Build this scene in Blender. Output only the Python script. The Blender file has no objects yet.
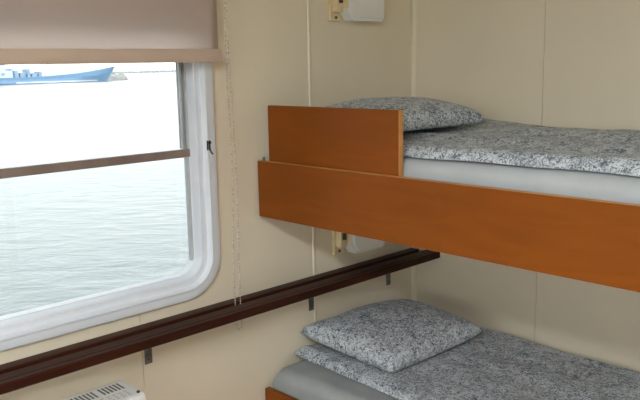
import bpy, bmesh, math, random
from mathutils import Vector, Matrix, noise
random.seed(7)
S = bpy.context.scene
COL = S.collection

# ------------------------------------------------------------------ helpers
def link(name, bm, mat, parent=None, smooth=False, auto=None):
    me = bpy.data.meshes.new(name)
    bmesh.ops.recalc_face_normals(bm, faces=bm.faces)
    bm.to_mesh(me); bm.free()
    for m in (mat if isinstance(mat, (list, tuple)) else [mat]):
        me.materials.append(m)
    if smooth:
        for p in me.polygons: p.use_smooth = True
        if auto:
            me.set_sharp_from_angle(angle=math.radians(auto))
    o = bpy.data.objects.new(name, me)
    COL.objects.link(o)
    if parent:
        o.parent = parent
        o.matrix_parent_inverse = Matrix.Translation(-Vector(parent.location))
    return o

def empty(name, loc=(0, 0, 0)):
    o = bpy.data.objects.new(name, None)
    o.empty_display_size = .1
    o.location = loc
    COL.objects.link(o)
    return o

def tag(o, label=None, cat=None, group=None, kind=None):
    if label: o['label'] = label
    if cat: o['category'] = cat
    if group: o['group'] = group
    if kind: o['kind'] = kind
    return o

def box(bm, a, b, bevel=0, seg=2):
    (x0, y0, z0), (x1, y1, z1) = a, b
    r = bmesh.ops.create_cube(bm, size=1)
    vs = r['verts']
    bmesh.ops.scale(bm, vec=(x1-x0, y1-y0, z1-z0), verts=vs)
    bmesh.ops.translate(bm, vec=((x0+x1)/2, (y0+y1)/2, (z0+z1)/2), verts=vs)
    if bevel:
        es = list({e for v in vs for e in v.link_edges})
        bmesh.ops.bevel(bm, geom=es, offset=bevel, segments=seg, affect='EDGES', profile=.6)

def cyl(bm, p0, p1, r, n=12, r2=None):
    p0, p1 = Vector(p0), Vector(p1)
    d = p1-p0
    q = d.to_track_quat('Z', 'Y').to_matrix().to_4x4()
    m = Matrix.Translation((p0+p1)/2) @ q
    bmesh.ops.create_cone(bm, cap_ends=True, segments=n, radius1=r, radius2=r if r2 is None else r2, depth=d.length, matrix=m)

def tube(bm, pts, r, n=8):
    for a, b in zip(pts[:-1], pts[1:]):
        cyl(bm, a, b, r, n)

def prism(bm, poly, axis, a, b):
    """extrude a 2-D outline along an axis; poly points fill the other two axes in order"""
    def P(p, t):
        q = list(p); q.insert(axis, t); return q
    A = [bm.verts.new(P(p, a)) for p in poly]
    B = [bm.verts.new(P(p, b)) for p in poly]
    bm.faces.new(A); bm.faces.new(B[::-1])
    n = len(poly)
    for i in range(n):
        bm.faces.new((A[i], A[(i+1) % n], B[(i+1) % n], B[i]))

def NM(name):
    m = bpy.data.materials.new(name); m.use_nodes = True
    nt = m.node_tree; nt.nodes.clear()
    out = nt.nodes.new('ShaderNodeOutputMaterial')
    return m, nt, out

def node(nt, t, **kw):
    n = nt.nodes.new(t)
    for k, v in kw.items():
        if k in n.inputs.keys(): n.inputs[k].default_value = v
        else: setattr(n, k, v)
    return n

def principled(nt, out, **kw):
    b = nt.nodes.new('ShaderNodeBsdfPrincipled')
    for k, v in kw.items(): b.inputs[k].default_value = v
    nt.links.new(b.outputs[0], out.inputs['Surface'])
    return b

def coords(nt, scale=(1, 1, 1), rot=(0, 0, 0)):
    g = nt.nodes.new('ShaderNodeTexCoord')
    mp = nt.nodes.new('ShaderNodeMapping')
    mp.inputs['Scale'].default_value = scale
    mp.inputs['Rotation'].default_value = rot
    nt.links.new(g.outputs['Object'], mp.inputs['Vector'])
    return mp.outputs['Vector']

def ramp(nt, fac, stops, interp='LINEAR'):
    r = nt.nodes.new('ShaderNodeValToRGB')
    r.color_ramp.interpolation = interp
    e = r.color_ramp.elements
    while len(e) < len(stops): e.new(.5)
    for i, (p, c) in enumerate(stops):
        e[i].position = p; e[i].color = (*c, 1)
    nt.links.new(fac, r.inputs['Fac'])
    return r.outputs['Color']

def bump(nt, b, h, strength=.3, dist=.01):
    n = nt.nodes.new('ShaderNodeBump')
    n.inputs['Strength'].default_value = strength
    n.inputs['Distance'].default_value = dist
    nt.links.new(h, n.inputs['Height'])
    nt.links.new(n.outputs['Normal'], b.inputs['Normal'])

def mottled(name, c1, c2, scale=6, rough=.5, bs=0, bscale=200, stretch=(1, 1, 1), spec=.5, **kw):
    m, nt, out = NM(name)
    b = principled(nt, out, Roughness=rough, **kw)
    b.inputs['Specular IOR Level'].default_value = spec
    n = node(nt, 'ShaderNodeTexNoise', Scale=scale, Detail=4.0)
    nt.links.new(coords(nt, stretch), n.inputs['Vector'])
    nt.links.new(ramp(nt, n.outputs['Fac'], [(.35, c1), (.65, c2)]), b.inputs['Base Color'])
    if bs:
        n2 = node(nt, 'ShaderNodeTexNoise', Scale=bscale, Detail=3.0)
        nt.links.new(coords(nt, stretch), n2.inputs['Vector'])
        bump(nt, b, n2.outputs['Fac'], bs, .003)
    return m

# ------------------------------------------------------------------ materials
M = {}
M['wall'] = mottled('wall_panel_cream', (.765, .70, .565), (.80, .73, .59), 2.5, .42, .05, 60)
M['strip'] = mottled('cover_strip_cream', (.79, .725, .58), (.82, .755, .605), 5, .4)
M['ceiling'] = mottled('ceiling_white', (.74, .72, .66), (.78, .76, .7), 3, .6)
M['floor'] = mottled('floor_linoleum', (.16, .11, .08), (.24, .17, .12), 14, .4)
M['frame'] = mottled('window_frame_white', (.74, .80, .88), (.78, .84, .92), 7, .35, .05, 40)
M['grey_alu'] = mottled('aluminium_grey', (.42, .45, .48), (.50, .53, .56), 20, .4, Metallic=.2)
M['bronze'] = mottled('sash_rail_brown', (.20, .15, .13), (.25, .19, .165), 20, .45)
M['black'] = mottled('black_metal', (.02, .02, .02), (.04, .04, .04), 50, .4)
M['steel'] = mottled('dull_steel', (.13, .13, .13), (.2, .2, .2), 40, .45, Metallic=.6)
M['screw'] = mottled('dark_screw', (.05, .04, .03), (.09, .07, .05), 40, .5)
M['lamp_white'] = mottled('lamp_enamel_white', (.80, .81, .80), (.84, .85, .84), 8, .35)
M['lamp_beige'] = mottled('yellowed_plastic', (.72, .60, .36), (.82, .70, .46), 30, .45)
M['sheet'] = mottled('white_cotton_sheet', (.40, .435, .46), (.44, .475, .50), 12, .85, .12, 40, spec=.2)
M['sheet_shaded'] = mottled('white_cotton_sheet_shaded', (.30, .33, .345), (.335, .365, .38), 12, .85, .12, 40, spec=.2)  # white sheet again, with the lower bunk's shade put into its colour
M['enamel'] = mottled('heater_enamel', (.78, .79, .80), (.82, .83, .84), 8, .35)
M['slot'] = mottled('heater_slot_dark', (.13, .14, .14), (.18, .19, .19), 20, .7)
M['hem'] = mottled('blind_hem_tan', (.52, .41, .33), (.56, .44, .36), 12, .7)
M['bead'] = mottled('bead_plastic', (.36, .32, .26), (.88, .84, .76), 140, .4)
M['hull'] = mottled('hull_blue', (.125, .23, .36), (.14, .25, .39), .2, .5)
M['ship_white'] = mottled('ship_white', (.42, .46, .52), (.5, .54, .6), .4, .5)
M['ship_grey'] = mottled('ship_blue_grey', (.17, .25, .34), (.22, .30, .38), .8, .5)
M['rock'] = mottled('pale_rock', (.15, .15, .145), (.24, .24, .23), .5, .9)
M['shore'] = mottled('distant_shore_stone', (.30, .32, .33), (.34, .36, .37), .05, .9)

def wood(name, c1, c2, c3, stretch, rough=.45, coat=0.0, scale=3.0, spec=.16):
    m, nt, out = NM(name)
    b = principled(nt, out, Roughness=rough)
    b.inputs['Coat Weight'].default_value = coat; b.inputs['Specular IOR Level'].default_value = spec
    b.inputs['Coat Roughness'].default_value = .25
    v = coords(nt, stretch)
    n = node(nt, 'ShaderNodeTexNoise', Scale=scale, Detail=6.0, Distortion=1.2)
    nt.links.new(v, n.inputs['Vector'])
    col = ramp(nt, n.outputs['Fac'], [(.3, c1), (.52, c2), (.72, c3)])
    n3 = node(nt, 'ShaderNodeTexNoise', Scale=2.2, Detail=2.0)
    nt.links.new(coords(nt), n3.inputs['Vector'])
    mx = node(nt, 'ShaderNodeMix', data_type='RGBA', blend_type='MULTIPLY')
    mx.inputs['Factor'].default_value = .35
    nt.links.new(col, mx.inputs['A'])
    nt.links.new(ramp(nt, n3.outputs['Fac'], [(.35, (.72, .68, .62)), (.65, (1, 1, 1))]), mx.inputs['B'])
    nt.links.new(mx.outputs['Result'], b.inputs['Base Color'])
    bump(nt, b, n.outputs['Fac'], .05, .002)
    return m
M['veneer'] = wood('orange_veneer', (.205, .054, .0035), (.222, .059, .004), (.24, .066, .005), (1.2, 4, 6))
M['edge'] = wood('veneer_edge', (.50, .24, .08), (.55, .27, .09), (.6, .3, .1), (2, 8, 14))
M['mahogany'] = wood('dark_mahogany', (.030, .0085, .005), (.040, .0115, .0065), (.052, .015, .009), (12, 1.2, 14), .42, 0.0, spec=.12)

def bedding():
    m, nt, out = NM('bedding_print')
    b = principled(nt, out, Roughness=.9)
    b.inputs['Specular IOR Level'].default_value = .15
    b.inputs['Sheen Weight'].default_value = .1
    v = coords(nt)
    n = node(nt, 'ShaderNodeTexNoise', Scale=75.0, Detail=2.0, Roughness=.5, Distortion=2.6)
    nt.links.new(v, n.inputs['Vector'])
    nb = node(nt, 'ShaderNodeTexNoise', Scale=26.0, Detail=2.0, Distortion=1.0)
    nt.links.new(v, nb.inputs['Vector'])
    ad = node(nt, 'ShaderNodeMath', operation='MULTIPLY_ADD')
    ad.inputs[1].default_value = .35
    nt.links.new(nb.outputs['Fac'], ad.inputs[0])
    nt.links.new(n.outputs['Fac'], ad.inputs[2])
    col = ramp(nt, ad.outputs[0], [(.50, (.085, .105, .135)), (.62, (.235, .27, .305)), (.76, (.56, .615, .665))])
    nt.links.new(col, b.inputs['Base Color'])
    n2 = node(nt, 'ShaderNodeTexNoise', Scale=22.0, Detail=3.0)
    nt.links.new(v, n2.inputs['Vector'])
    bump(nt, b, n2.outputs['Fac'], .25, .012)
    return m
M['bedding'] = bedding()

def blind_fabric():
    m, nt, out = NM('blind_fabric')
    d = node(nt, 'ShaderNodeBsdfDiffuse'); t = node(nt, 'ShaderNodeBsdfTranslucent')
    n = node(nt, 'ShaderNodeTexNoise', Scale=350.0, Detail=2.0)
    nt.links.new(coords(nt), n.inputs['Vector'])
    c = ramp(nt, n.outputs['Fac'], [(.3, (.76, .70, .68)), (.7, (.82, .76, .74))])
    nt.links.new(c, d.inputs['Color'])
    t.inputs['Color'].default_value = (.90, .82, .77, 1)
    mx = node(nt, 'ShaderNodeMixShader'); mx.inputs[0].default_value = .68
    nt.links.new(d.outputs[0], mx.inputs[1]); nt.links.new(t.outputs[0], mx.inputs[2])
    nt.links.new(mx.outputs[0], out.inputs['Surface'])
    return m
M['blind'] = blind_fabric()

def glass():
    m, nt, out = NM('window_glass')
    t = node(nt, 'ShaderNodeBsdfTransparent'); t.inputs[0].default_value = (.96, .98, .97, 1)
    g = node(nt, 'ShaderNodeBsdfGlossy', Roughness=.02)
    f = node(nt, 'ShaderNodeFresnel', IOR=1.45)
    mx = node(nt, 'ShaderNodeMixShader')
    nt.links.new(f.outputs[0], mx.inputs[0])
    nt.links.new(t.outputs[0], mx.inputs[1]); nt.links.new(g.outputs[0], mx.inputs[2])
    nt.links.new(mx.outputs[0], out.inputs['Surface'])
    return m
M['glass'] = glass()

def sea():
    m, nt, out = NM('sea_water')
    b = principled(nt, out, Roughness=.28, IOR=1.33)
    b.inputs['Specular IOR Level'].default_value = .11
    b.inputs['Base Color'].default_value = (.085, .098, .096, 1)
    v = coords(nt, (1, 1, 1), (0, 0, math.radians(-45)))
    n = node(nt, 'ShaderNodeTexNoise', Scale=1.3, Detail=5.0, Roughness=.55, Distortion=.4)
    mp = nt.nodes.new('ShaderNodeMapping'); mp.inputs['Scale'].default_value = (.8, 1.5, 1)
    nt.links.new(v, mp.inputs['Vector']); nt.links.new(mp.outputs[0], n.inputs['Vector'])
    bump(nt, b, n.outputs['Fac'], .3, .2)
    return m
M['sea'] = sea()

# ------------------------------------------------------------------ camera
EYE = Vector((1.94563, -2.42164, 1.65))
R_ = Vector((.69649844, .71728821, -.01968591))
U_ = Vector((-.11312296, .13685306, .98411099))
F_ = Vector((-.70858529, .68320484, -.17645971))
cd = bpy.data.cameras.new('camera')
cd.sensor_width = 36; cd.lens = 746.9445/640*36; cd.clip_start = .02; cd.clip_end = 8000
cam = bpy.data.objects.new('camera', cd); COL.objects.link(cam)
mw = Matrix.Identity(4)
for i in range(3):
    mw[i][0] = R_[i]; mw[i][1] = U_[i]; mw[i][2] = -F_[i]; mw[i][3] = EYE[i]
cam.matrix_world = mw
S.camera = cam

# ------------------------------------------------------------------ room shell
XR, YF, ZC = 2.75, -3.9, 2.3
def struct(name, bm, mat, label=None, smooth=False, auto=None):
    o = link(name, bm, mat, smooth=smooth, auto=auto)
    tag(o, label, None, None, 'structure')
    return o

# window wall: panels around the window hole, a hairline joint at y = SB
WY0, WY1, WZ0, WZ1 = -2.36, -1.060, .972, 1.800    # hole
SB, SA = -1.3146, -.583
def joint_wall():
    bm = bmesh.new()
    T = -.09
    g = .0015
    box(bm, (T, YF, 0), (0, WY0, ZC))
    box(bm, (T, WY0, 0), (0, SB-g, WZ0)); box(bm, (T, SB+g, 0), (0, WY1, WZ0))
    box(bm, (T, SB-g, 0), (-.004, SB+g, WZ0))
    box(bm, (T, WY0, WZ1), (0, WY1, ZC))
    box(bm, (T, WY1, 0), (0, .0, ZC))
    return bm
struct('wall_left', joint_wall(), M['wall'], 'cream panelled cabin wall with the sea window')
bm = bmesh.new()
edges = [-.09, .5799, 1.18, 1.78, 2.38, XR+.09]
for a, b in zip(edges[:-1], edges[1:]):
    box(bm, (a+.0015, 0, 0), (b-.0015, .07, ZC))
box(bm, (-.09, .004, 0), (XR+.09, .09, ZC))
struct('wall_back', bm, M['wall'], 'cream panelled cabin wall along the long side of the bunks')
# wall at right, with plain surface
bm = bmesh.new(); box(bm, (XR, YF, 0), (XR+.09, 0, ZC))
struct('wall_right', bm, M['wall'])
# wall behind the camera with an opening added to let in fill light
FW = (.45, 2.40, 1.0, 2.1)
bm = bmesh.new()
for a, b in (((-.09, 0), (FW[0], ZC)), ((FW[1], 0), (XR+.09, ZC)), ((FW[0], 0), (FW[1], FW[2])), ((FW[0], FW[3]), (FW[1], ZC))):
    box(bm, (a[0], YF-.09, a[1]), (b[0], YF, b[1]))
struct('wall_front', bm, M['wall'])
bm = bmesh.new(); box(bm, (-.09, YF-.09, -.08), (XR+.09, .09, 0)); struct('floor', bm, M['floor'])
bm = bmesh.new(); box(bm, (-.09, YF-.09, ZC), (XR+.09, .09, ZC+.08)); struct('ceiling', bm, M['ceiling'])

# cover strips
def half_round(bm, y, x0, r, z0, z1, n=7):
    poly = [(x0 + .55*r*math.sin(math.pi*i/n), y - r*math.cos(math.pi*i/n)) for i in range(n+1)]
    prism(bm, poly, 2, z0, z1)
bm = bmesh.new(); half_round(bm, SA, 0, .007, 0, ZC); struct('trim_1', bm, M['strip'], 'slim cream cover strip on the window wall', True, 40)
bm = bmesh.new()
n = 6; r = .016
poly = [(0, 0)] + [(r*math.cos(-math.pi/2*i/n), r*math.sin(-math.pi/2*i/n)) for i in range(n+1)]
prism(bm, poly, 2, 0, ZC)
struct('trim_2', bm, M['strip'], 'slim cream corner strip where the two walls meet', True, 40)

# ------------------------------------------------------------------ window in the left wall
def rrect(y0, y1, z0, z1, r, n=8):
    pts = []
    for cy, cz, a0 in ((y1-r, z0+r, -90), (y1-r, z1-r, 0), (y0+r, z1-r, 90), (y0+r, z0+r, 180)):
        for i in range(n+1):
            a = math.radians(a0 + 90*i/n)
            pts.append((cy + r*math.cos(a), cz + r*math.sin(a)))
    return pts

def ring(bm, outer, prof, flip=1, plane='x', base=0.0):
    """outer = (a0,a1,z0,z1,r); prof = list of (inset, height)"""
    a0, a1, z0, z1, r = outer
    loops = []
    for ins, h in prof:
        pts = rrect(a0+ins, a1-ins, z0+ins, z1-ins, max(.03, r-ins))
        if plane == 'x': loops.append([bm.verts.new((base+flip*h, p[0], p[1])) for p in pts])
        else: loops.append([bm.verts.new((p[0], base+flip*h, p[1])) for p in pts])
    for A, B in zip(loops[:-1], loops[1:]):
        k = len(A)
        for i in range(k):
            bm.faces.new((A[i], A[(i+1) % k], B[(i+1) % k], B[i]))

OUT = (-2.405, -1.012, .924, 1.846, .135)
PROF = [(.0, .0005), (.0015, .011), (.005, .016), (.010, .018), (.030, .019), (.0345, .0225), (.0385, .0225), (.041, .019), (.0425, .006),
        (.044, .003), (.060, .002), (.063, .0035), (.066, .002), (.0675, -.004), (.071, -.030), (.073, -.032), (.075, -.060)]
win = empty('window_1', (0, -1.7, 1.5)); tag(win, 'white framed cabin window with rounded corners looking onto the sea', None, None, 'structure')
bm = bmesh.new(); ring(bm, OUT, PROF); link('window_frame', bm, M['frame'], win, True, 32)
IN = (OUT[0]+.07, OUT[1]-.07, OUT[2]+.07, OUT[3]-.07)   # clear opening
CZ0, CZ1 = 1.3755, 1.4015
bm = bmesh.new(); box(bm, (-.046, IN[0]-.002, CZ0), (-.028, IN[1]-.001, CZ1), .003); link('sash_rail', bm, M['bronze'], win)
# upper sash stile: two grey bands with a dark groove between them
bm = bmesh.new()
box(bm, (-.044, IN[1]-.0085, CZ1+.0005), (-.030, IN[1]-.0005, IN[3]-.03), .002)
box(bm, (-.050, IN[1]-.020, CZ1+.0005), (-.040, IN[1]-.0115, IN[3]-.03), .002)
box(bm, (-.056, IN[1]-.0215, CZ1+.0005), (-.051, IN[1]-.0005, IN[3]-.03))
link('sash_stile', bm, M['grey_alu'], win)
bm = bmesh.new()
box(bm, (-.050, IN[1]-.012, 1.037), (-.034, IN[1]-.0005, CZ0-.0005), .002)
link('sash_track', bm, M['grey_alu'], win)
bm = bmesh.new(); box(bm, (-.062, IN[0]-.001, IN[2]-.001), (-.058, IN[1]+.001, IN[3]+.001)); link('window_pane', bm, M['glass'], win)
# little black catch on the right jamb
la = empty('window_catch', (.022, -1.047, 1.41))
bm = bmesh.new()
box(bm, (.0175, -1.053, 1.396), (.0225, -1.040, 1.428), .002)
cyl(bm, (.021, -1.0465, 1.421), (.028, -1.0465, 1.421), .0055, 12)
tube(bm, [(.026, -1.0465, 1.402), (.030, -1.045, 1.392), (.030, -1.041, 1.385), (.028, -1.037, 1.386)], .0022, 8)
o = link('catch_hook', bm, M['black'], win); COL.objects.unlink(la); bpy.data.objects.remove(la)
o['label'] = 'small black catch on the frame'

# unseen window added behind the camera to bring in fill daylight
w2 = empty('fill_window', (1.4, YF, 1.45)); tag(w2, None, None, None, 'structure')
bm = bmesh.new(); ring(bm, (FW[0]-.045, FW[1]+.045, FW[2]-.045, FW[3]+.045, .06), [(0, .0005), (.004, .02), (.05, .02), (.055, -.05)], 1, 'y', YF)
link('window_frame', bm, M['frame'], w2, True, 50)
bm = bmesh.new(); box(bm, (FW[0]-.0, YF-.055, FW[2]-.0), (FW[1]+.0, YF-.050, FW[3]+.0)); link('window_pane', bm, M['glass'], w2)

# ------------------------------------------------------------------ roller blind
bl = empty('roller_blind', (.06, -1.7, 2.12))
tag(bl, 'beige roller blind half lowered over the sea window', 'blind')
BY0, BY1 = -2.42, -1.020
bm = bmesh.new()
ny, nz = 40, 24
grid = []
for j in range(nz+1):
    z = 1.700 + (2.115-1.700)*j/nz
    row = []
    for i in range(ny+1):
        y = BY0 + (BY1-BY0)*i/ny
        x = .060 + .0022*math.sin(y*9+1)*(1-j/nz) + .0015*math.sin(y*23+z*5)*(1-j/nz)
        row.append(bm.verts.new((x, y, z)))
    grid.append(row)
for j in range(nz):
    for i in range(ny):
        bm.faces.new((grid[j][i], grid[j][i+1], grid[j+1][i+1], grid[j+1][i]))
o = link('blind_fabric', bm, M['blind'], bl, True)
so = o.modifiers.new('thickness', 'SOLIDIFY'); so.thickness = .0006
bm = bmesh.new()
prof = [(.0535+.0, 1.672), (.056, 1.668), (.066, 1.668), (.069, 1.673), (.0665, 1.700), (.0625, 1.7075), (.0575, 1.7075), (.055, 1.700)]
prism(bm, [(p[0], p[1]) for p in prof], 1, BY0-.004, BY1+.006)
link('hem_bar', bm, M['hem'], bl, True, 50)
bm = bmesh.new(); cyl(bm, (.06, BY0, 2.135), (.06, BY1+.02, 2.135), .022, 20); link('roller_tube', bm, M['blind'], bl, True, 50)
# bead chain: a long loop that drops through the slot of the ledge
bm = bmesh.new()
path = []
CX = .058
def strand(y, z): return Vector((CX + .0015*math.sin(z*11), y + .0035*math.sin(z*7+y*40), z))
z = 2.13
while z > .815: path.append(strand(-.993 + .004*(z-.8), z)); z -= .0075
for i in range(1, 8):
    a = math.pi*i/8; path.append(Vector((CX, -.9815 - .0112*math.cos(a), .812 - .013*math.sin(a))))
z = .8175
while z < 2.13: path.append(strand(-.970 - .011*(z-.8), z)); z += .0075
for p in path:
    bmesh.ops.create_icosphere(bm, subdivisions=1, radius=.0027, matrix=Matrix.Translation(p))
for a, b in zip(path[:-1], path[1:]):
    if (a-b).length < .03: cyl(bm, a, b, .0006, 4)
link('bead_chain', bm, M['bead'], bl, True)

# ------------------------------------------------------------------ wooden ledge under the window
lg = empty('wooden_ledge', (0, -1.4, .875))
tag(lg, 'dark brown varnished wooden ledge running along the wall below the window', 'ledge')
LY0 = -3.2
bm = bmesh.new(); box(bm, (.0005, LY0, .862), (.044, -.0165, .888), .004, 3); link('back_batten', bm, M['mahogany'], lg, True, 40)
bm = bmesh.new()
prism(bm, [(.066, .864), (.136, .863), (.1395, .866), (.1395, .886), (.136, .8905), (.118, .8905), (.1165, .888), (.113, .888), (.1115, .8895), (.070, .8885), (.066, .885)], 1, LY0, -.001)
o = link('front_rail', bm, M['mahogany'], lg)
for y in (-2.35, -1.295, -.603, -.166):
    bm = bmesh.new()
    box(bm, (.0004, y-.013, .757), (.0034, y+.013, .862), .0008, 1)
    box(bm, (.0004, y-.010, .8585), (.10, y+.010, .8618), .0008, 1)
    b = link('bracket', bm, M['steel'], lg)
    bm = bmesh.new(); cyl(bm, (.003, y, .772), (.0052, y, .772), .004, 10)
    link('screw', bm, M['screw'], b)
    b['label'] = 'dull steel angle bracket'

# ------------------------------------------------------------------ reading lamps
def lamp(z0, label):
    root = empty('reading_lamp', (0, -.33, z0))
    tag(root, label, 'lamp', 'wall reading lamps at the bunk heads')
    H = .145
    bm = bmesh.new(); box(bm, (.0003, -.489, z0), (.014, -.436, z0+H), .003); link('mounting_plate', bm, M['lamp_beige'], root)
    bm = bmesh.new(); box(bm, (.0143, -.482, z0+.030), (.042, -.452, z0+.118), .004); k = link('switch_box', bm, M['lamp_beige'], root)
    bm = bmesh.new(); box(bm, (.0425, -.474, z0+.060), (.050, -.460, z0+.088), .002); link('switch', bm, M['screw'], k)
    for zz in (.012, .134):
        bm = bmesh.new(); cyl(bm, (.014, -.462, z0+zz), (.0165, -.462, z0+zz), .0055, 12); link('screw', bm, M['screw'], root)
    bm = bmesh.new(); box(bm, (.016, -.4515, z0+.042), (.064, -.4483, z0+H-.016), .001); link('end_cap', bm, M['lamp_beige'], root)
    # tilted white shade with a chamfered lower corner
    bm = bmesh.new()
    prism(bm, [(-.448, z0+.040), (-.424, z0+.004), (-.416, z0), (-.268, z0), (-.254, z0+.014), (-.254, z0+H-.014), (-.268, z0+H), (-.438, z0+H), (-.448, z0+H-.012)], 0, .0148, .072)
    es = [e for e in bm.edges if all(v.co.x > .07 for v in e.verts)]
    bmesh.ops.bevel(bm, geom=es, offset=.012, segments=4, affect='EDGES')
    link('lamp_shade', bm, M['lamp_white'], root, True, 35)
    bm = bmesh.new(); box(bm, (.0003, -.42, z0+.02), (.0145, -.28, z0+H-.02)); link('wall_base', bm, M['lamp_beige'], root)
    return root
lamp(1.808, 'white wall reading lamp with yellowed mount above the upper bunk pillow')
lamp(.948, 'white wall reading lamp with yellowed mount between upper bunk and ledge')

# ------------------------------------------------------------------ convector heater
ht = empty('wall_heater', (.02, -1.8, .3)); tag(ht, 'white slotted convector heater on the wall below the ledge', 'heater')
HX0, HX1, HY0, HY1, HZ1 = .018, .152, -2.25, -1.398, .742
bm = bmesh.new()
prism(bm, [(HX0, .30), (HX1, .30), (HX1, HZ1-.012), (HX1-.004, HZ1-.003), (HX1-.012, HZ1), (HX0, HZ1)], 1, HY0, HY1)
bmesh.ops.bevel(bm, geom=[e for e in bm.edges if abs(e.verts[0].co.y-e.verts[1].co.y) < 1e-5 and e.verts[0].co.z > .7 and e.verts[1].co.z > .7], offset=.003, segments=2, affect='EDGES')
link('heater_body', bm, M['enamel'], ht)
bm = bmesh.new()
y = HY0+.02; k = 0
while y < HY1-.022:
    if k % 9 != 8:
        box(bm, (HX0+.014, y, HZ1-.004), (HX0+.060, y+.0062, HZ1+.0006))
    y += .0118; k += 1
link('outlet_grille', bm, M['slot'], ht)
bm = bmesh.new()
y = HY0+.02
while y < HY1-.03:
    for xx in (.078, .092, .106):
        box(bm, (HX0+xx, y, HZ1-.004), (HX0+xx+.004, y+.010, HZ1+.0005))
    y += .018
link('fine_grille', bm, M['grey_alu'], ht)
bm = bmesh.new(); cyl(bm, (HX1-.020, HY1-.012, HZ1), (HX1-.020, HY1-.012, HZ1+.004), .005, 12); link('screw', bm, M['screw'], ht)
bm = bmesh.new(); box(bm, (.0005, HY0+.1, .36), (HX0-.0003, HY1-.1, .62)); link('wall_bracket', bm, M['steel'], ht)

# ------------------------------------------------------------------ bunks
BW = .8515
XE = 2.04      # foot end
def board(x0, x1, y0, y1, z0, z1, bev=.002):
    bm = bmesh.new(); box(bm, (x0, y0, z0), (x1, y1, z1), bev, 2); return bm
ub = empty('upper_bunk', (0, -.42, 1.16)); tag(ub, 'upper bunk with orange-brown veneer side board and raised guard at the head', 'bunk', 'cabin bunks')
link('side_board', board(.020, XE, -BW, -BW+.021, 1.1545, 1.3424), M['veneer'], ub)
link('guard_board', board(.055, .6125, -BW+.0215, -BW+.040, 1.22, 1.5264, .0025), M['veneer'], ub)
link('base_panel', board(.020, XE, -BW+.0415, -.012, 1.165, 1.205), M['veneer'], ub)
bm = bmesh.new(); cyl(bm, (.040, -BW+.012, 1.3424), (.040, -BW+.012, 1.356), .004, 10); link('bolt', bm, M['steel'], ub)
bm = board(XE+.0005, XE+.022, -BW, -.012, 1.1545, 1.42); link('foot_board', bm, M['veneer'], ub)
link('edge_band', board(.021, XE-.001, -BW+.0005, -BW+.0205, 1.3426, 1.3434, .0003), M['edge'], ub)  # paler strip paints in the highlight along the board's top edge
link('edge_band', board(.6127, .6145, -BW+.0216, -BW+.0399, 1.221, 1.526, .0004), M['edge'], ub)
link('wall_cleat', board(.03, XE, -.045, -.0003, 1.125, 1.1645), M['veneer'], ub)
lb = empty('lower_bunk', (0, -.42, 0)); tag(lb, 'lower bunk with orange-brown veneer edge board close to the floor side', 'bunk', 'cabin bunks')
lb['label'] = 'lower bunk with orange-brown veneer edge board, mostly hidden under its mattress'
link('side_board', board(.018, XE, -BW, -BW+.021, .02, .536), M['veneer'], lb)
link('base_panel', board(.018, XE, -BW+.0215, -.012, .40, .44), M['veneer'], lb)
bm = board(XE+.0005, XE+.022, -BW, -.012, .02, .60); link('foot_board', bm, M['veneer'], lb)
# corner post that carries the foot end of both bunks
bm = board(XE+.023, XE+.065, -BW, -BW+.042, 0, ZC, .004)
for z in (.25, 1.25):
    box(bm, (XE+.0225, -BW+.0425, z), (XE+.03, -.3, z+.06))
link('corner_post', bm, M['veneer'], ub)

def mattress(name, label, mat, x0, x1, y0, y1, z0, z1, r):
    bm = bmesh.new()
    nx = 90
    sec = []
    prof = []
    for cy, cz, a0 in ((y0+r, z0+.02, 180), ):
        pass
    rb = .02
    for (cy, cz, rr, a0) in ((y0+rb, z0+rb, rb, 180), (y1-rb, z0+rb, rb, 270), (y1-r, z1-r, r, 0), (y0+r, z1-r, r, 90)):
        for i in range(7):
            a = math.radians(a0+90*i/6); prof.append((cy, cz, rr, a))
    rows = []
    for i in range(nx+1):
        t = i/nx
        x = x0 + (x1-x0)*t
        e = min(x-x0, x1-x)
        ins = r - math.sqrt(max(0, r*r-(r-min(e, r))**2))
        row = []
        for cy, cz, rr, a in prof:
            y = cy+rr*math.cos(a); z = cz+rr*math.sin(a)
            top = max(0, (z-(z0+z1)/2)/((z1-z0)/2))
            z -= ins*top*.9
            w = noise.noise(Vector((x*3.1, y*4.0, z*5.0+z0*9)))
            z += .005*w*top
            y += .003*noise.noise(Vector((x*5, z*14, y+3)))
            row.append(bm.verts.new((x, y, z)))
        rows.append(row)
    k = len(prof)
    for A, B in zip(rows[:-1], rows[1:]):
        for i in range(k):
            bm.faces.new((A[i], A[(i+1) % k], B[(i+1) % k], B[i]))
    bm.faces.new(rows[0][::-1]); bm.faces.new(rows[-1])
    o = link(name, bm, mat, None, True, 60)
    return tag(o, label, 'mattress', 'mattresses in plain sheets')
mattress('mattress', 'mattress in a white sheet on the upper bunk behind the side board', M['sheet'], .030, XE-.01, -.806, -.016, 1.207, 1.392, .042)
mattress('mattress', 'mattress in a white sheet, colour darkened for shade, on the lower bunk below the grey duvet', M['sheet_shaded'], .024, XE-.01, -.822, -.016, .442, .606, .045)

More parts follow.
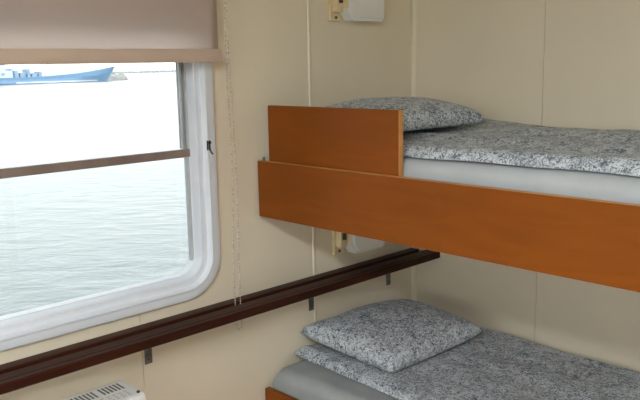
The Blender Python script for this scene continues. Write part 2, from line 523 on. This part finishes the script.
def duvet(name, label, corners, base, thick, seed, extra=None, nx=170, ny=70):
    """corners: P00 (head,front) P10 (foot,front) P11 (foot,wall) P01 (head,wall) in x,y"""
    bm = bmesh.new()
    c = [Vector((p[0], p[1], 0)) for p in corners]
    top, bot = [], []
    for j in range(ny+1):
        v = j/ny; rt, rb = [], []
        for i in range(nx+1):
            u = i/nx
            p = c[0]*(1-u)*(1-v) + c[1]*u*(1-v) + c[2]*u*v + c[3]*(1-u)*v
            L = 2.0
            du = min(u, 1-u)*L; dv = min(v, 1-v)*.75
            w = max(0, 1-min(du, dv)/.035)
            f = math.sqrt(max(0, 1-w*w))
            x, y = p.x, p.y
            # gentle waviness of the hem
            y += (1-v)**3*.010*noise.noise(Vector((x*4, seed, 0)))
            n1 = noise.noise(Vector((x*2.2, y*9, seed)))
            n2 = noise.noise(Vector((x*7, y*16, seed+5)))
            z = base(x, y) + .004 + thick*(.25+.75*f) * (1 + .45*n1 + .22*n2) * f
            if extra: z += f*extra(x, y)
            rt.append(bm.verts.new((x, y, z)))
            rb.append(bm.verts.new((x, y, base(x, y) + .0035)))
        top.append(rt); bot.append(rb)
    for j in range(ny):
        for i in range(nx):
            bm.faces.new((top[j][i], top[j][i+1], top[j+1][i+1], top[j+1][i]))
            bm.faces.new((bot[j][i], bot[j+1][i], bot[j+1][i+1], bot[j][i+1]))
    for i in range(nx):
        bm.faces.new((bot[0][i], bot[0][i+1], top[0][i+1], top[0][i]))
        bm.faces.new((bot[ny][i+1], bot[ny][i], top[ny][i], top[ny][i+1]))
    for j in range(ny):
        bm.faces.new((bot[j+1][0], bot[j][0], top[j][0], top[j+1][0]))
        bm.faces.new((bot[j][nx], bot[j+1][nx], top[j+1][nx], top[j][nx]))
    o = link(name, bm, M['bedding'], None, True, 70)
    return tag(o, label, 'duvet', 'grey patterned duvets')

def g(t, c, w): return math.exp(-((t-c)/w)**2)
def ub_extra(x, y):
    z = .010*g(y, -.60 + .05*math.sin(x*2), .035) - .004*g(y, -.68+.03*math.sin(x*3), .03)
    z += .012*g(y, -.30 + .04*math.sin(x*2.6+1), .06)
    z += .030*g(x, .15, .35)*g(y, -.05, .2)
    return z
duvet('duvet', 'grey patterned duvet spread over the upper bunk', [(.07, -.790), (1.98, -.778), (1.98, -.022), (.07, -.022)],
      lambda x, y: 1.397 - (.042 - math.sqrt(max(0, .042**2 - max(0, -.764-y)**2))), .026, 3.0, ub_extra)
def lb_extra(x, y):
    z = .010*g(x-.6*y, .75, .12)*0 + .008*noise.noise(Vector((x*2.5+y*3, y*5, 1.3)))
    z += .012*g(x, .03, .08)*g(y, -.70, .10)
    return z
duvet('duvet', 'grey patterned duvet spread over the lower bunk', [(.006, -.700), (1.98, -.80), (1.98, -.022), (.030, -.030)],
      lambda x, y: .611, .020, 8.0, lb_extra)

def pillow(label, C, ht, hb, zmin, seed, peak=(0, 0), n=56, ex=.42):
    """C: four corners in order u-v- , u+v-, u+v+, u-v+"""
    C = [Vector(p) for p in C]
    bm = bmesh.new()
    top, bot = [], []
    for j in range(n+1):
        v = -1+2*j/n; rt, rb = [], []
        for i in range(n+1):
            u = -1+2*i/n
            # pillow outline: edges drawn in between the pointed corners
            uu = u*(1-.055*(1-v*v)) ; vv = v*(1-.055*(1-u*u))
            a, b = (uu+1)/2, (vv+1)/2
            p = C[0]*(1-a)*(1-b) + C[1]*a*(1-b) + C[2]*a*b + C[3]*(1-a)*b
            f = ((1-u*u)*(1-v*v))
            prof = f**ex
            sk = 1 + .25*(peak[0]*u + peak[1]*v)
            q = Vector((p.x*4.5, p.y*4.5, seed))
            wr = .10*noise.noise(q) + .07*noise.noise(q*2.3)
            zt = p.z + ht*prof*sk*(1+wr) + .0016*min(1, f*30)
            zb = max(p.z - hb*prof, zmin + .002*(1-prof))
            zb = min(zb, zt-.0004)
            edge = (i in (0, n) or j in (0, n))
            vt = bm.verts.new((p.x, p.y, zt if not edge else p.z)); rt.append(vt)
            rb.append(vt if edge else bm.verts.new((p.x, p.y, zb)))
        top.append(rt); bot.append(rb)
    for j in range(n):
        for i in range(n):
            bm.faces.new((top[j][i], top[j][i+1], top[j+1][i+1], top[j+1][i]))
            q = (bot[j][i], bot[j+1][i], bot[j+1][i+1], bot[j][i+1])
            if len(set(q)) == 4:
                try: bm.faces.new(q)
                except ValueError: pass
    o = link('pillow', bm, M['bedding'], None, True)
    return tag(o, label, 'pillow', 'grey patterned pillows')
pillow('plump grey patterned pillow on the upper bunk behind the wooden guard board',
       [(.05, -.70, 1.462), (.505, -.70, 1.452), (.525, -.27, 1.462), (.05, -.24, 1.468)], .079, .04, 1.448, 2.0, ex=.32)
pillow('grey patterned pillow lying on the lower bunk under the wooden ledge',
       [(.014, -.675, .694), (.435, -.652, .655), (.475, -.19, .682), (.050, -.12, .675)], .078, .05, .642, 6.0, ex=.30)

# ------------------------------------------------------------------ outside: sea, ship, breakwater, far shore
SEA = -1.5
bm = bmesh.new()
bmesh.ops.create_grid(bm, x_segments=1, y_segments=1, size=4000, matrix=Matrix.Translation((-1500, 0, SEA)))
struct('sea', bm, M['sea'], 'calm pale grey-green sea outside the window')

# cargo ship: local frame, s along the hull (towards the bow), t across it
bow = Vector((-204.9, 109.0, SEA)); aft = Vector((-201.6, 76.0, SEA))
ds = (bow-aft).normalized(); dt = Vector((-ds.y, ds.x, 0))      # dt points away from the camera side or towards it
if dt.dot(EYE-bow) < 0: dt = -dt
def SP(s, t, z): return bow + ds*s + dt*t + Vector((0, 0, z))
ship = empty('cargo_ship', bow - ds*25)
tag(ship, 'long blue ship with white waterline stripe anchored far out on the water', 'ship')
bm = bmesh.new()
LEN = 52.0
secs = []
N = 40
def sheer(s):   # deck height above water, s <= 0
    a = max(0, (s+30)/33.0)
    return 1.75 + .0*s + 2.55*a**2.0
for i in range(N+1):
    s = -LEN + LEN*i/N
    q = max(0, (s+12)/12)
    hw = 3.6*(1-q**2.2)+.05
    hw_w = 3.6*(1-max(0, (s+14)/14)**1.8)+.04
    rake = 4.0*max(0, (s+6)/6)
    zt = sheer(s+rake)
    sec = []
    for t, z, k in ((hw_w*.7, -.6, 0), (hw_w, .12, .05), (hw*.98, zt*.55, .5), (hw, zt, 1)):
        sec.append((SP(s+rake*k, t, z), SP(s+rake*k, -t, z)))
    row = [bm.verts.new(a) for a, _ in sec] + [bm.verts.new(b) for _, b in reversed(sec)]
    secs.append(row)
for A, B in zip(secs[:-1], secs[1:]):
    for i in range(7):
        bm.faces.new((A[i], A[i+1], B[i+1], B[i]))
    bm.faces.new((A[7], A[0], B[0], B[7]))
bm.faces.new(secs[0]); bm.faces.new(secs[-1][::-1])
link('hull', bm, M['hull'], ship)
bm = bmesh.new()   # white band just above the waterline
A = []
for i in range(31):
    s = -30 + 26*i/30
    hw_w = 3.6*(1-max(0, (s+14)/14)**1.8)+.04
    hw = 3.6*(1-max(0, (s+12)/12)**2.2)+.05
    zt = sheer(s)
    row = []
    for z in (.10, .52):
        f = (z-.12)/(zt*.55-.12)
        t = hw_w + (hw*.98-hw_w)*max(0, f) + .06
        row += [SP(s, t, z)]
    A.append([bm.verts.new(p) for p in row] + [bm.verts.new(p - dt*.05) for p in row[::-1]])
for P, Q in zip(A[:-1], A[1:]):
    for i in range(4): bm.faces.new((P[i], P[(i+1) % 4], Q[(i+1) % 4], Q[i]))
bm.faces.new(A[0]); bm.faces.new(A[-1][::-1])
link('waterline_band', bm, M['ship_white'], ship)
def sbox(bm, s0, s1, t0, t1, z0, z1):
    vs = [bm.verts.new(SP(s, t, z)) for s in (s0, s1) for t in (t0, t1) for z in (z0, z1)]
    for f in ((0, 1, 3, 2), (4, 6, 7, 5), (0, 4, 5, 1), (2, 3, 7, 6), (0, 2, 6, 4), (1, 5, 7, 3)):
        bm.faces.new([vs[i] for i in f])
bm = bmesh.new(); sbox(bm, -46, -30.3, -2.6, 2.6, 1.7, 3.6); sbox(bm, -44, -32, -2.2, 2.2, 3.6, 6.2); house = link('deckhouse', bm, M['ship_white'], ship)
for k in range(4):
    bm = bmesh.new(); sbox(bm, -43+k*2.7, -41.6+k*2.7, 2.2, 2.26, 4.5, 5.4); link('window', bm, M['ship_grey'], house)
for k in range(5):
    bm = bmesh.new(); sbox(bm, -45+k*2.9, -44+k*2.9, 2.6, 2.66, 2.3, 3.0); link('window', bm, M['ship_grey'], house)
bm = bmesh.new()
for s, w, h in ((-28.6, 1.2, 1.9), (-26.8, 1.5, 1.3), (-25.0, .8, 2.3), (-23.4, 1.4, 1.0), (-21.6, .9, 1.6), (-29.8, .8, 2.4)):
    sbox(bm, s-w/2, s+w/2, -1.5, 1.5, 1.7, 1.7+h)
link('deck_gear', bm, M['ship_grey'], ship)
for s, z in ((-28, 4.2), (-24.8, 4.8), (-23.2, 4.9)):
    bm = bmesh.new(); cyl(bm, SP(s, 0, 1.7), SP(s, 0, z), .10, 8); link('mast', bm, M['ship_grey'], ship)
bm = bmesh.new()
for a, b in (((-19.4, 2.2), (-20.4, 5.6)), ((-19.4, 2.2), (-18.2, 5.6)), ((-21.8, 2.6), (-21.8, 5.4)), ((-16.8, 3.2), (-17.3, 5.6)), ((-16.8, 3.2), (-15.4, 5.2)), ((-19.4, 1.6), (-19.4, 2.3)), ((-16.8, 1.7), (-16.8, 3.3)), ((-28, 4.0), (-22, 2.6)), ((-24.8, 4.6), (-20, 3.4))):
    cyl(bm, SP(a[0], 0, a[1]), SP(b[0], 0, b[1]), .09, 8)
link('derrick', bm, M['ship_grey'], ship)

# breakwater end: boulder mound beyond the bow
def boulder_mound(name, p0, p1, width, h, seed, mat, n=46, m=10):
    p0, p1 = Vector(p0), Vector(p1)
    d = (p1-p0).normalized(); e = Vector((-d.y, d.x, 0))
    bm = bmesh.new(); rows = []
    for i in range(n+1):
        t = i/n; L = (p1-p0).length*t
        row = []
        for j in range(m+1):
            s = -1+2*j/m
            prof = max(0, 1-s*s)**.6 * min(1, (1-abs(2*t-1))*9)**.5
            q = p0 + d*L + e*s*width
            z = -.4 + (h+.4)*prof*(.86+.28*noise.noise(Vector((L*.8, s*2.2, seed)))) if prof > 0 else -.4
            row.append(bm.verts.new((q.x, q.y, SEA+z)))
        rows.append(row)
    for A, B in zip(rows[:-1], rows[1:]):
        for j in range(m): bm.faces.new((A[j], A[j+1], B[j+1], B[j]))
    for i in range(n): bm.faces.new((rows[i][m], rows[i][0], rows[i+1][0], rows[i+1][m]))
    bm.faces.new(rows[0][::-1]); bm.faces.new(rows[n])
    return link(name, bm, mat)
o = boulder_mound('breakwater', (-214.5, 112.0, 0), (-215.9, 121.6, 0), 2.5, 2.5, 4, M['rock'])
tag(o, 'pale grey stone breakwater end just beyond the ship bow', 'breakwater')
bm = bmesh.new()
a, b = Vector((-640, 330, 0)), Vector((-600, 560, 0))
d = (b-a).normalized(); e = Vector((-d.y, d.x, 0)); L = (b-a).length
n = 60
for i in range(n):
    s0, s1 = L*i/n, L*(i+.85)/n
    h = 1.6 + .7*random.random()
    q0, q1 = a+d*s0, a+d*s1
    poly = [(q0-e*4), (q1-e*4), (q1+e*4), (q0+e*4)]
    lo = [bm.verts.new((p.x, p.y, SEA-.3)) for p in poly]; hi = [bm.verts.new((p.x, p.y, SEA+h)) for p in poly]
    bm.faces.new(lo[::-1]); bm.faces.new(hi)
    for k in range(4): bm.faces.new((lo[k], lo[(k+1) % 4], hi[(k+1) % 4], hi[k]))
o = link('pier', bm, M['shore']); tag(o, 'thin pale line of a distant pier on the horizon', 'pier')

# ------------------------------------------------------------------ light: overcast sky through the windows
SKY = 4.5
w = bpy.data.worlds.new('overcast_sky'); S.world = w; w.use_nodes = True
nt = w.node_tree; nt.nodes.clear()
out = nt.nodes.new('ShaderNodeOutputWorld'); bg = nt.nodes.new('ShaderNodeBackground')
tc = nt.nodes.new('ShaderNodeTexCoord'); sp = nt.nodes.new('ShaderNodeSeparateXYZ')
nt.links.new(tc.outputs['Generated'], sp.inputs[0])
nt.links.new(ramp(nt, sp.outputs['Z'], [(0.0, (.97, .985, 1.0)), (.5, (.90, .95, 1.0))]), bg.inputs['Color'])
bg.inputs['Strength'].default_value = SKY
nt.links.new(bg.outputs[0], out.inputs['Surface'])
def portal(name, loc, rot, sx, sy):
    l = bpy.data.lights.new(name, 'AREA'); l.shape = 'RECTANGLE'; l.size = sx; l.size_y = sy
    l.cycles.is_portal = True
    o = bpy.data.objects.new(name, l); COL.objects.link(o); o.location = loc; o.rotation_euler = rot
portal('window_portal', (-.085, (IN[0]+IN[1])/2, (IN[2]+IN[3])/2), (0, -math.pi/2, 0), IN[3]-IN[2], IN[1]-IN[0])
portal('window_portal', ((FW[0]+FW[1])/2, YF-.085, (FW[2]+FW[3])/2), (math.pi/2, 0, 0), FW[1]-FW[0], FW[3]-FW[2])

# unseen glowing ceiling panel added behind the viewer as fill light
cl = empty('ceiling_fill', (1.9, -2.7, ZC)); tag(cl, 'long white fill light added on the ceiling behind the viewer, out of view', 'lamp')
bm = bmesh.new(); box(bm, (1.2, -2.87, ZC-.04), (2.6, -2.53, ZC-.0005), .006); link('fill_housing', bm, M['lamp_white'], cl)
m, nt, out = NM('fill_panel_glow')
em = node(nt, 'ShaderNodeEmission', Color=(.97, .995, 1.0, 1), Strength=42.0); nt.links.new(em.outputs[0], out.inputs['Surface'])
bm = bmesh.new(); box(bm, (1.22, -2.85, ZC-.07), (2.58, -2.55, ZC-.0405), .01); link('fill_panel', bm, m, cl)

vs = S.view_settings
vs.view_transform = 'Standard'; vs.look = 'None'; vs.gamma = 1.0; vs.use_curve_mapping = False
vs.exposure = 0.0
S.display_settings.display_device = 'sRGB'
S.cycles.use_denoising = True
S.cycles.max_bounces = 10; S.cycles.diffuse_bounces = 7; S.cycles.transparent_max_bounces = 12
S.cycles.caustics_reflective = False; S.cycles.caustics_refractive = False
S.cycles.sample_clamp_indirect = 6
